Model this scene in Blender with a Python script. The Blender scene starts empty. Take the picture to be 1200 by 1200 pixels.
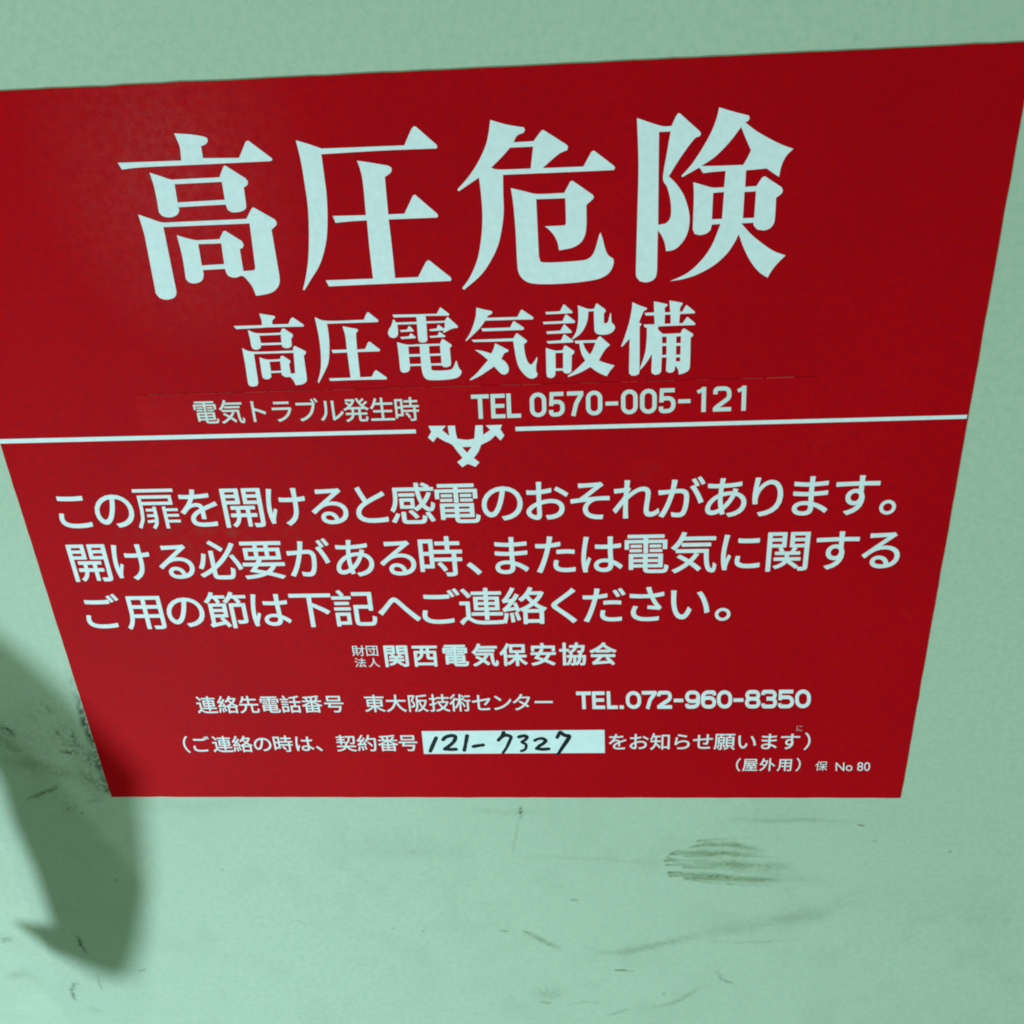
import bpy, math
import numpy as np
from mathutils import Matrix, Vector

C = bpy.context.scene
COL = C.collection
BASE_Z = 1.3                     # height of the sign's centre above the ground, metres

# ------------------------------------------------------------------ camera
CAM_LOC = (0.03436, -0.28366, 1.44972)
CAM_AXES = [[0.997461, 0.052083, -0.048575], [0.017776, 0.478405, 0.87796], [0.068965, -0.876594, 0.476264]]
FOCAL_MM = 35.9938

cam_data = bpy.data.cameras.new("camera")
cam_data.sensor_width = 36.0
cam_data.sensor_height = 36.0
cam_data.sensor_fit = 'HORIZONTAL'
cam_data.lens = FOCAL_MM
cam_data.clip_start = 0.01
cam_data.clip_end = 100.0
cam = bpy.data.objects.new("camera", cam_data)
COL.objects.link(cam)
rot = Matrix([[CAM_AXES[c][r] for c in range(3)] for r in range(3)])
cam.matrix_world = Matrix.Translation(Vector(CAM_LOC)) @ rot.to_4x4()
C.camera = cam

# ------------------------------------------------------------------ world, lamp, exposure
world = bpy.data.worlds.new("World")
C.world = world
world.use_nodes = True
bg = world.node_tree.nodes["Background"]
bg.inputs[0].default_value = (0.52, 0.99, 0.66, 1)
bg.inputs[1].default_value = 0.38

LAMP_POS = Vector((-0.52, -0.80, BASE_Z - 0.62))
lamp_data = bpy.data.lights.new("yard_lamp", 'AREA')
lamp_data.shape = 'DISK'
lamp_data.size = 0.14
lamp_data.energy = 8.9
lamp_data.color = (0.60, 0.95, 1.0)
lamp = bpy.data.objects.new("yard_lamp", lamp_data)
COL.objects.link(lamp)
lamp.location = LAMP_POS
lamp.rotation_euler = (Vector((0.0, 0, BASE_Z - 0.08)) - LAMP_POS).to_track_quat('-Z', 'Y').to_euler()

dim_data = bpy.data.lights.new("glare_lamp", 'AREA')  # added lamp, puts the glare on the sheet's upper left
dim_data.shape = 'RECTANGLE'
dim_data.size = 0.05
dim_data.size_y = 0.16
dim_data.energy = 0.55
dim_data.color = (0.75, 1.0, 0.95)
dim = bpy.data.objects.new("glare_lamp", dim_data)
COL.objects.link(dim)
dim.location = (-0.39, -0.78, BASE_Z + 0.01)
dim.rotation_euler = (Vector((-0.08, 0, BASE_Z + 0.1)) - dim.location).to_track_quat('-Z', 'Y').to_euler()

C.view_settings.view_transform = 'Standard'
C.view_settings.look = 'None'
C.view_settings.gamma = 1.0
C.view_settings.exposure = 0.0
C.view_settings.use_curve_mapping = False
C.render.engine = 'CYCLES'
C.cycles.filter_width = 1.9

# ------------------------------------------------------------------ data (millimetres on the sign face, origin at its centre)
GLYPH = {"T0":[[[-72.65,112.69],[-67.92,112.19],[-64.98,111.58],[-63.93,111.12],[-63.9,110.4],[-64.54,109.66],[-65.99,109.14],[-66.06,106.07],[-56.16,105.75],[-53.68,109.79],[-52.94,110.06],[-47.29,105.32],[-47.2,104.86],[-47.82,104.57],[-56.46,104.53],[-66.38,104.46],[-72.19,104.45],[-83.86,104.37],[-89.04,104.02],[-89.79,105.81],[-72.14,105.69],[-71.82,109.0],[-72.24,111.12]],
 [[-81.56,102.9],[-78.96,101.98],[-76.26,100.93],[-74.6,100.86],[-62.5,100.94],[-60.88,103.61],[-60.29,103.9],[-55.34,100.39],[-54.85,99.58],[-55.09,98.68],[-56.26,97.98],[-56.43,93.47],[-56.76,92.27],[-57.91,91.71],[-59.64,91.49],[-60.88,91.62],[-61.82,92.26],[-62.1,93.68],[-68.52,93.6],[-75.48,93.46],[-75.41,92.57],[-76.12,91.58],[-77.53,90.94],[-79.05,90.83],[-80.46,91.21],[-81.18,92.17],[-81.22,93.19],[-81.11,96.01],[-81.16,99.61]],
 [[-75.28,99.62],[-62.06,99.74],[-62.11,94.97],[-75.46,94.75]],
 [[-87.25,91.91],[-83.99,90.64],[-81.03,89.55],[-76.99,89.48],[-57.02,89.6],[-55.08,92.29],[-54.4,92.59],[-49.09,89.15],[-48.67,88.32],[-49.01,87.51],[-50.46,86.41],[-50.29,73.72],[-50.54,71.58],[-51.55,69.88],[-53.26,68.72],[-55.53,68.18],[-57.98,67.91],[-58.62,70.55],[-59.62,72.32],[-60.5,73.51],[-61.39,73.84],[-62.46,73.45],[-63.77,73.41],[-64.99,73.88],[-65.46,74.89],[-65.56,75.96],[-72.01,75.84],[-72.15,74.26],[-72.79,72.98],[-74.02,72.29],[-75.6,72.08],[-76.83,72.47],[-77.48,73.57],[-77.39,75.08],[-77.21,80.2],[-77.53,85.87],[-74.93,84.94],[-72.49,84.31],[-71.21,84.27],[-65.63,84.32],[-64.17,86.42],[-63.51,86.56],[-59.36,83.55],[-59.04,82.5],[-59.47,81.76],[-60.35,81.37],[-60.42,75.14],[-57.29,75.25],[-56.84,75.87],[-56.31,88.35],[-80.89,88.23],[-80.99,70.43],[-81.13,69.34],[-81.88,68.26],[-83.32,67.74],[-84.89,67.66],[-86.33,68.19],[-87.14,69.54],[-87.12,70.63],[-86.79,83.91],[-86.78,86.83]],
 [[-71.94,83.17],[-65.34,83.14],[-65.57,77.33],[-72.1,77.13]]],"T1":[[[-40.07,109.58],[-36.86,108.54],[-33.39,107.21],[-11.14,107.14],[-9.07,110.81],[-8.21,111.81],[-7.65,111.71],[-2.58,106.97],[-2.36,106.42],[-2.74,106.01],[-9.14,106.05],[-18.33,106.06],[-33.7,105.8],[-33.7,100.72],[-33.72,95.48],[-34.27,89.39],[-35.21,83.97],[-36.61,79.67],[-38.58,75.72],[-41.34,72.15],[-43.63,69.14],[-44.17,69.16],[-42.97,72.21],[-41.33,77.83],[-40.1,84.94],[-39.37,91.89],[-39.33,97.58],[-39.48,103.91]],
 [[-24.3,103.75],[-20.97,103.17],[-16.06,102.17],[-15.27,101.66],[-15.14,101.03],[-15.69,100.2],[-17.23,99.26],[-17.32,94.85],[-17.36,89.34],[-12.9,89.37],[-10.09,94.09],[-9.49,94.33],[-3.9,89.03],[-3.67,88.45],[-3.98,88.0],[-17.39,87.99],[-17.3,80.17],[-17.31,71.66],[-10.73,71.72],[-8.21,75.87],[-7.48,76.41],[-6.98,76.15],[-1.62,71.41],[-1.39,70.79],[-1.63,70.31],[-23.18,70.1],[-36.51,69.93],[-37.18,71.68],[-23.61,71.71],[-23.62,80.4],[-23.45,87.99],[-28.31,87.86],[-32.24,87.61],[-32.79,89.49],[-23.56,89.38],[-23.36,97.71],[-23.69,101.44]]],"T2":[[[12.05,112.54],[16.1,111.26],[20.77,110.33],[21.01,109.69],[20.63,109.03],[18.91,108.36],[17.85,106.72],[23.18,106.8],[25.23,109.22],[25.91,109.45],[31.8,105.59],[32.22,104.93],[31.89,104.19],[29.57,103.23],[25.3,99.89],[36.15,99.85],[38.25,103.45],[38.96,103.83],[44.14,99.8],[44.53,99.21],[44.21,98.65],[35.41,98.61],[14.65,98.58],[14.47,93.79],[14.35,89.04],[13.73,85.04],[12.43,80.18],[10.09,75.69],[6.9,71.59],[1.98,67.65],[1.5,68.14],[3.93,71.26],[6.36,76.24],[7.77,81.99],[8.46,87.65],[8.48,93.23],[8.18,98.13],[2.49,94.76],[2.16,95.24],[5.38,98.44],[8.24,102.18],[10.49,106.26],[11.49,109.6]],
 [[16.91,105.44],[23.01,105.46],[22.15,99.9],[13.92,99.96],[11.55,100.51],[14.49,103.07]],
 [[16.6,95.04],[20.07,94.12],[23.66,93.24],[30.91,93.24],[32.58,96.14],[33.18,96.34],[38.52,92.48],[38.84,91.88],[38.51,91.3],[36.8,89.86],[36.72,84.19],[36.15,81.37],[34.89,79.58],[32.61,78.43],[29.13,77.85],[28.74,80.01],[27.77,82.09],[26.58,83.55],[25.39,84.53],[30.9,84.61],[31.2,85.2],[31.16,91.85],[23.29,91.88],[23.46,76.48],[23.75,75.22],[24.44,74.69],[28.38,74.55],[35.85,74.88],[37.93,75.76],[38.98,77.59],[40.24,81.84],[40.57,82.31],[41.17,80.38],[41.85,77.69],[42.67,76.01],[44.02,75.01],[44.1,73.67],[43.27,71.61],[41.61,70.19],[38.68,69.23],[32.41,68.59],[25.69,68.48],[21.09,68.89],[18.82,70.12],[17.65,72.07],[17.37,75.02],[17.34,83.28],[17.07,90.53]]],"T3":[[[50.19,111.42],[53.35,110.26],[56.81,109.15],[59.11,109.06],[60.37,111.68],[61.08,112.19],[66.55,107.4],[66.77,106.81],[66.39,106.25],[65.0,105.53],[61.69,101.15],[58.73,96.48],[60.64,94.59],[62.58,91.87],[63.94,88.54],[64.59,85.19],[64.28,81.84],[63.18,79.33],[61.53,77.47],[60.06,76.75],[58.44,76.59],[58.09,78.66],[57.2,80.83],[56.11,82.35],[56.1,71.37],[55.79,69.62],[54.85,68.54],[53.12,68.07],[51.38,68.44],[50.41,69.8],[50.26,71.57],[50.54,87.38],[50.71,99.6]],
 [[55.95,107.76],[58.94,107.75],[58.17,102.87],[57.21,96.14],[58.38,93.66],[59.29,90.36],[59.59,87.04],[59.21,85.18],[58.18,84.09],[56.16,83.82],[55.99,99.39]],
 [[71.19,113.13],[74.96,111.91],[78.8,110.84],[79.12,110.14],[78.69,109.47],[77.98,109.23],[80.83,107.08],[84.17,105.13],[87.5,103.44],[90.82,102.14],[89.14,100.45],[88.11,98.12],[87.64,95.19],[85.79,96.42],[84.3,97.48],[78.93,97.21],[78.94,92.99],[81.93,93.04],[83.23,95.12],[84.02,95.49],[88.53,92.5],[88.92,91.68],[88.65,90.88],[87.29,89.83],[87.36,84.35],[86.98,82.69],[86.01,81.68],[84.57,81.31],[82.88,81.58],[81.89,82.67],[81.71,83.47],[78.5,83.42],[81.28,80.38],[84.83,77.49],[87.92,75.46],[90.96,74.28],[88.81,71.98],[87.46,70.07],[86.52,68.26],[84.05,69.97],[81.51,73.1],[79.37,77.05],[77.99,80.5],[76.78,77.99],[74.82,75.06],[71.54,72.14],[67.35,69.88],[63.51,68.69],[59.72,68.16],[64.32,70.21],[68.06,73.57],[70.87,77.78],[72.93,83.42],[70.62,83.38],[70.27,81.83],[69.25,81.03],[67.58,80.66],[66.09,81.01],[65.54,82.22],[65.52,90.94],[65.26,94.69],[68.11,93.78],[70.4,93.12],[73.42,93.08],[73.62,97.26],[70.43,97.15],[67.77,96.93],[66.69,98.41],[62.33,96.14],[62.03,96.43],[64.61,99.25],[67.32,103.29],[69.38,107.09],[70.64,110.49]],
 [[77.04,108.12],[78.33,105.37],[79.93,102.19],[79.04,100.26],[78.12,98.63],[71.59,98.65],[67.17,98.75],[70.67,100.99],[74.15,104.38]],
 [[70.59,91.73],[73.48,91.86],[73.28,84.78],[70.56,84.76]],
 [[78.85,91.66],[81.9,91.7],[81.84,84.76],[78.84,84.75]]],"S0":[[[-57.93,62.64],[-53.67,61.82],[-53.47,61.33],[-54.49,60.47],[-54.65,59.26],[-49.89,59.27],[-48.97,60.78],[-48.27,61.2],[-45.36,58.84],[-45.63,58.36],[-54.82,58.45],[-58.04,58.38],[-65.52,58.21],[-66.15,59.17],[-57.72,59.15],[-57.62,60.45]],
 [[-62.16,57.82],[-59.33,56.74],[-52.69,56.74],[-51.98,57.91],[-51.41,57.97],[-49.09,56.1],[-49.21,55.36],[-49.76,54.88],[-49.89,52.74],[-50.6,52.09],[-51.71,51.96],[-52.7,52.32],[-52.83,53.07],[-59.02,53.06],[-59.28,52.27],[-60.38,51.76],[-61.49,51.92],[-61.95,52.77],[-62.0,55.26]],
 [[-59.04,56.04],[-52.67,56.09],[-52.8,53.74],[-58.95,53.72]],
 [[-64.83,52.31],[-61.5,51.17],[-49.8,51.19],[-49.46,52.39],[-48.91,52.54],[-46.02,50.83],[-46.12,50.12],[-46.82,49.47],[-46.93,42.61],[-47.34,41.25],[-48.46,40.59],[-50.56,40.31],[-51.2,42.09],[-51.99,43.06],[-52.62,42.95],[-53.62,43.15],[-54.3,43.77],[-54.32,44.45],[-57.53,44.37],[-57.61,43.13],[-58.45,42.51],[-59.49,42.46],[-60.22,42.99],[-60.29,44.28],[-60.17,49.37],[-57.85,48.62],[-54.1,48.64],[-53.62,49.59],[-53.02,49.57],[-51.09,48.13],[-51.14,47.5],[-51.59,47.0],[-51.55,44.03],[-50.2,44.08],[-49.71,50.48],[-61.62,50.46],[-61.83,41.53],[-62.29,40.55],[-63.79,40.25],[-64.76,40.62],[-64.96,41.84],[-64.81,47.39]],
 [[-57.35,47.93],[-54.12,48.01],[-54.26,45.05],[-57.39,44.97]]],"S1":[[[-41.86,61.04],[-38.45,59.84],[-27.67,59.82],[-26.66,61.68],[-26.11,62.06],[-23.44,59.57],[-23.7,59.01],[-38.56,58.99],[-38.52,55.77],[-38.79,52.07],[-39.55,47.91],[-40.62,45.41],[-43.51,40.8],[-43.78,41.15],[-42.38,45.04],[-41.71,49.24],[-41.48,54.63]],
 [[-34.11,58.08],[-29.86,57.13],[-29.74,56.52],[-30.44,55.64],[-30.74,50.91],[-28.32,51.0],[-27.29,52.96],[-26.74,53.23],[-23.95,50.71],[-24.17,50.17],[-30.71,50.16],[-30.86,42.28],[-27.31,42.35],[-26.3,44.15],[-25.75,44.35],[-22.89,42.01],[-23.04,41.38],[-30.95,41.47],[-39.94,41.39],[-40.24,42.21],[-33.71,42.24],[-33.73,50.13],[-37.97,50.05],[-38.32,51.01],[-33.74,51.0],[-33.68,55.21]]],"S2":[[[-19.17,61.07],[-12.31,60.95],[-6.34,60.93],[-5.38,62.58],[-5.06,62.73],[-2.85,60.82],[-2.82,60.46],[-3.1,60.26],[-9.64,60.41],[-9.62,58.78],[-4.25,58.76],[-3.51,59.79],[-3.24,59.88],[-0.57,57.09],[-0.71,56.58],[-2.27,56.36],[-4.74,55.22],[-5.03,55.59],[-4.69,55.9],[-5.41,55.92],[-8.64,55.81],[-9.0,56.35],[-6.81,56.56],[-6.31,57.55],[-6.06,57.65],[-5.03,56.76],[-4.43,56.53],[-4.25,58.23],[-9.63,58.18],[-9.73,53.26],[-10.16,52.63],[-11.22,52.45],[-12.14,52.69],[-12.42,53.56],[-12.37,58.06],[-18.07,58.09],[-18.07,56.1],[-18.34,54.82],[-18.99,54.2],[-19.84,54.11],[-20.73,54.57],[-21.05,55.55],[-20.72,56.61],[-19.86,57.87],[-19.16,59.55],[-18.84,59.64],[-18.42,58.72],[-12.31,58.74],[-12.38,60.18],[-18.89,60.24]],
 [[-17.47,56.4],[-15.43,56.49],[-14.81,57.5],[-14.49,57.53],[-13.48,56.17],[-13.61,55.92],[-17.26,55.82]],
 [[-17.62,54.33],[-15.1,54.46],[-14.5,55.31],[-14.25,55.34],[-13.05,54.12],[-13.18,53.84],[-17.27,53.71]],
 [[-9.07,54.36],[-6.67,54.46],[-6.18,55.41],[-5.86,55.47],[-4.41,54.22],[-4.54,53.92],[-8.81,53.84]],
 [[-18.72,52.78],[-15.56,51.93],[-12.21,52.0],[-6.15,51.97],[-5.53,53.24],[-5.11,53.29],[-2.95,51.65],[-2.77,51.21],[-3.46,50.48],[-3.39,45.88],[-3.66,45.11],[-4.75,44.7],[-5.79,44.84],[-6.22,45.3],[-9.34,45.35],[-9.4,44.17],[-8.94,43.76],[-6.1,43.68],[-3.76,43.9],[-2.87,44.54],[-1.92,46.54],[-1.71,46.53],[-1.45,45.16],[-1.1,44.15],[-0.47,43.36],[-0.7,42.48],[-1.62,41.5],[-3.35,40.99],[-6.34,40.74],[-9.1,40.75],[-10.78,40.98],[-11.76,41.9],[-12.15,43.47],[-12.29,45.37],[-15.67,45.35],[-15.77,44.36],[-16.38,43.6],[-17.57,43.34],[-18.39,43.65],[-18.63,44.44],[-18.59,48.97]],
 [[-15.51,51.38],[-12.16,51.39],[-12.27,49.0],[-15.58,48.99]],
 [[-15.6,48.26],[-12.23,48.27],[-12.24,45.96],[-15.61,45.97]],
 [[-9.44,51.35],[-6.2,51.38],[-6.25,48.97],[-9.55,48.96]],
 [[-9.5,48.32],[-6.18,48.33],[-6.23,45.96],[-9.39,45.94]]],"S3":[[[5.14,62.38],[7.24,61.75],[9.45,61.2],[9.59,60.78],[9.4,60.43],[8.24,59.83],[8.01,59.27],[16.69,59.25],[17.8,61.2],[18.11,61.36],[21.17,59.1],[21.25,58.68],[21.04,58.37],[16.65,58.45],[7.44,58.45],[5.66,56.21],[3.68,54.36],[1.59,52.53],[1.33,52.71],[2.66,54.6],[3.87,57.12],[4.77,59.84]],
 [[6.11,56.16],[14.5,56.19],[15.4,57.92],[15.72,58.06],[18.43,56.03],[18.4,55.5],[17.95,55.36],[6.53,55.29]],
 [[3.12,52.83],[15.26,52.93],[16.04,54.19],[16.47,54.39],[19.15,52.16],[19.02,51.63],[18.21,51.07],[18.37,48.51],[18.99,45.88],[19.78,44.76],[20.3,44.85],[21.07,45.82],[21.9,47.15],[21.91,46.23],[21.54,44.49],[21.47,42.72],[21.86,41.83],[21.51,40.95],[20.44,40.36],[19.19,40.68],[17.78,41.94],[16.51,43.97],[15.8,46.63],[15.42,49.69],[15.16,52.07],[3.64,52.16]],
 [[9.88,51.59],[11.73,50.56],[13.64,49.42],[13.52,48.92],[12.46,48.58],[11.43,46.8],[12.53,45.85],[13.2,44.73],[13.46,43.62],[13.19,42.52],[12.32,41.92],[11.28,42.13],[10.19,43.27],[9.21,44.52],[7.14,43.14],[4.73,41.65],[2.01,40.39],[1.66,40.58],[3.95,42.56],[6.09,44.94],[7.55,46.54],[5.78,48.24],[3.83,49.78],[6.06,49.36],[8.6,48.48],[9.43,50.09]]],"S4":[[[24.77,60.45],[28.92,60.53],[29.88,62.37],[30.18,62.48],[32.46,60.27],[32.35,59.86],[24.95,59.74]],
 [[23.92,57.55],[29.56,57.64],[30.41,59.44],[30.72,59.55],[33.11,57.53],[33.0,56.96],[24.14,56.86]],
 [[24.84,54.68],[28.88,54.81],[29.84,56.51],[30.14,56.61],[32.13,54.5],[32.02,54.03],[25.07,53.91]],
 [[24.79,51.73],[29.01,51.93],[29.76,53.55],[30.07,53.67],[32.49,51.67],[32.37,51.18],[25.28,51.03]],
 [[24.52,49.74],[27.17,48.86],[29.34,48.9],[29.89,50.18],[30.26,50.32],[32.73,48.58],[32.68,47.93],[31.99,47.3],[31.78,42.38],[31.35,41.84],[30.31,41.65],[29.48,42.12],[29.29,42.67],[27.1,42.63],[27.0,41.41],[26.52,40.65],[25.57,40.45],[24.64,40.81],[24.47,41.93]],
 [[27.26,48.14],[29.49,48.14],[29.37,43.33],[27.18,43.35]],
 [[34.0,62.09],[36.91,60.96],[38.58,60.97],[39.13,62.33],[39.44,62.47],[41.73,60.7],[41.87,60.07],[41.32,59.46],[41.31,56.74],[41.91,56.51],[42.52,57.12],[43.14,59.51],[43.34,59.5],[43.47,56.88],[44.34,55.8],[44.44,54.96],[43.83,54.02],[42.41,53.33],[40.78,53.21],[39.36,53.53],[38.65,54.29],[38.54,57.25],[38.51,60.28],[36.96,60.19],[36.66,57.73],[35.92,55.65],[34.46,53.57],[32.29,52.04],[32.09,52.26],[33.25,54.04],[33.9,56.56],[34.12,59.49]],
 [[32.85,51.66],[39.14,51.68],[39.86,52.66],[40.27,52.75],[43.05,50.1],[41.67,48.75],[40.53,46.94],[39.8,45.44],[41.75,44.62],[44.33,43.78],[42.98,42.06],[42.04,40.54],[39.67,41.71],[37.3,43.54],[34.27,41.87],[30.91,40.64],[30.6,40.87],[33.04,42.79],[35.88,45.51],[34.78,47.76],[34.21,50.8],[33.19,50.79]],
 [[35.24,50.94],[38.88,50.92],[38.08,48.75],[37.24,47.3],[36.03,48.92]]],"S5":[[[49.37,62.5],[51.41,61.5],[53.42,60.71],[53.43,60.3],[52.53,59.81],[51.26,56.62],[52.04,55.96],[51.48,55.24],[51.58,41.9],[51.43,41.02],[50.4,40.5],[49.26,40.53],[48.57,41.21],[48.56,43.74],[48.67,51.83],[46.54,49.44],[46.2,49.56],[47.25,52.41],[48.54,56.81],[49.22,60.54]],
 [[55.39,62.54],[57.59,62.02],[59.23,61.56],[59.2,61.25],[58.42,60.55],[58.55,59.24],[60.05,59.26],[59.72,62.63],[61.76,62.23],[63.46,61.83],[63.37,61.42],[62.77,60.41],[62.74,59.27],[63.44,59.35],[64.28,60.98],[64.67,61.17],[66.93,59.14],[66.89,58.72],[62.76,58.65],[62.64,55.9],[63.64,55.95],[64.59,57.45],[64.99,57.71],[67.19,55.76],[67.07,55.28],[60.95,55.26],[56.73,55.18],[56.7,54.24],[58.08,52.92],[63.13,52.98],[63.6,54.13],[64.19,54.36],[66.66,52.66],[66.68,52.13],[66.0,51.51],[66.1,45.4],[66.0,42.36],[65.42,41.39],[64.21,40.76],[62.98,40.47],[62.73,42.01],[61.84,43.24],[61.71,41.82],[61.11,41.18],[60.08,41.1],[59.25,41.67],[59.36,45.82],[57.93,45.86],[57.85,41.5],[57.21,40.74],[56.08,40.56],[55.14,41.13],[55.02,42.02],[55.15,47.02],[53.45,44.25],[51.93,42.37],[51.66,42.6],[52.71,45.8],[53.29,48.37],[53.54,52.22],[53.54,54.86],[52.9,55.09],[52.58,55.88],[55.71,55.85],[55.56,58.46],[53.15,58.5],[52.84,59.28],[55.54,59.34]],
 [[58.56,58.58],[60.16,58.59],[60.23,55.91],[58.52,55.9]],
 [[57.9,52.08],[59.21,52.08],[59.22,50.12],[57.94,50.12]],
 [[57.96,49.31],[59.24,49.31],[59.26,46.58],[58.01,46.55]],
 [[61.94,52.06],[63.25,52.09],[63.27,50.04],[61.96,50.04]],
 [[61.98,49.23],[63.24,49.25],[63.28,46.56],[61.99,46.56]],
 [[62.01,45.74],[63.24,45.74],[63.23,44.51],[62.01,44.48]]],"E":[[[-11.85,26.06],[-6.54,25.96],[-7.8,24.56],[-5.76,22.62],[-5.95,25.95],[-3.76,25.97],[-3.69,23.7],[-3.39,21.61],[-0.46,21.16],[1.83,21.48],[2.47,25.88],[4.65,25.86],[4.58,22.66],[6.87,24.27],[5.58,25.8],[10.52,25.86],[9.92,24.49],[11.02,22.31],[9.79,20.71],[8.32,22.46],[6.49,20.79],[3.79,19.41],[2.76,17.06],[1.22,14.97],[2.88,13.45],[1.55,11.96],[-0.74,13.07],[-2.52,11.94],[-3.98,13.73],[-2.19,15.05],[-3.87,17.6],[-5.12,19.63],[-7.47,20.95],[-9.52,22.41],[-10.82,20.65],[-12.33,22.21],[-11.12,24.08]],
 [[-2.1,18.79],[0.85,18.8],[-0.7,16.76]]],"box":[[[-24.82,-93.11],[40.65,-92.78],[40.74,-103.46],[-24.95,-103.81]]],"ruleL":[[[-147.81,25.02],[-15.86,25.0],[-15.86,23.7],[-147.98,23.49]]],"ruleR":[[[14.51,25.07],[147.13,25.51],[147.08,24.29],[14.52,23.69]]],"strip":[[[-100.72,38.48],[102.44,38.72],[102.32,26.37],[-100.33,26.01]]]}
INK = [[[-19.84,-96.28],[-21.29,-99.58],[-22.48,-102.5]],
 [[-17.35,-97.09],[-16.16,-95.8],[-14.1,-95.21],[-12.83,-95.81],[-13.54,-98.0],[-15.4,-100.0],[-17.08,-101.5]],
 [[-17.08,-101.5],[-15.07,-101.71],[-13.03,-101.61]],
 [[-8.55,-95.33],[-9.24,-98.61],[-10.03,-102.12]],
 [[-6.57,-100.32],[-4.83,-99.92],[-3.03,-99.63]],
 [[2.66,-97.35],[3.73,-96.06],[5.32,-95.08],[7.2,-95.88],[6.55,-98.06],[5.41,-100.85],[3.96,-103.37]],
 [[4.69,-93.89],[4.15,-95.47]],
 [[10.12,-95.89],[11.82,-95.4],[12.95,-95.9],[12.28,-97.28],[11.01,-98.27],[12.35,-99.27],[12.44,-100.87],[11.77,-101.97],[10.67,-102.47]],
 [[15.8,-97.49],[17.05,-96.8],[18.59,-96.71],[19.63,-97.7],[18.58,-99.09],[17.24,-100.08],[16.27,-101.28]],
 [[16.27,-101.28],[18.34,-101.69],[20.58,-101.49]],
 [[23.8,-96.13],[24.62,-94.17]],
 [[24.93,-93.78],[26.42,-95.16],[28.08,-95.66],[27.27,-97.73],[25.84,-100.31],[23.89,-104.01]]]
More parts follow.
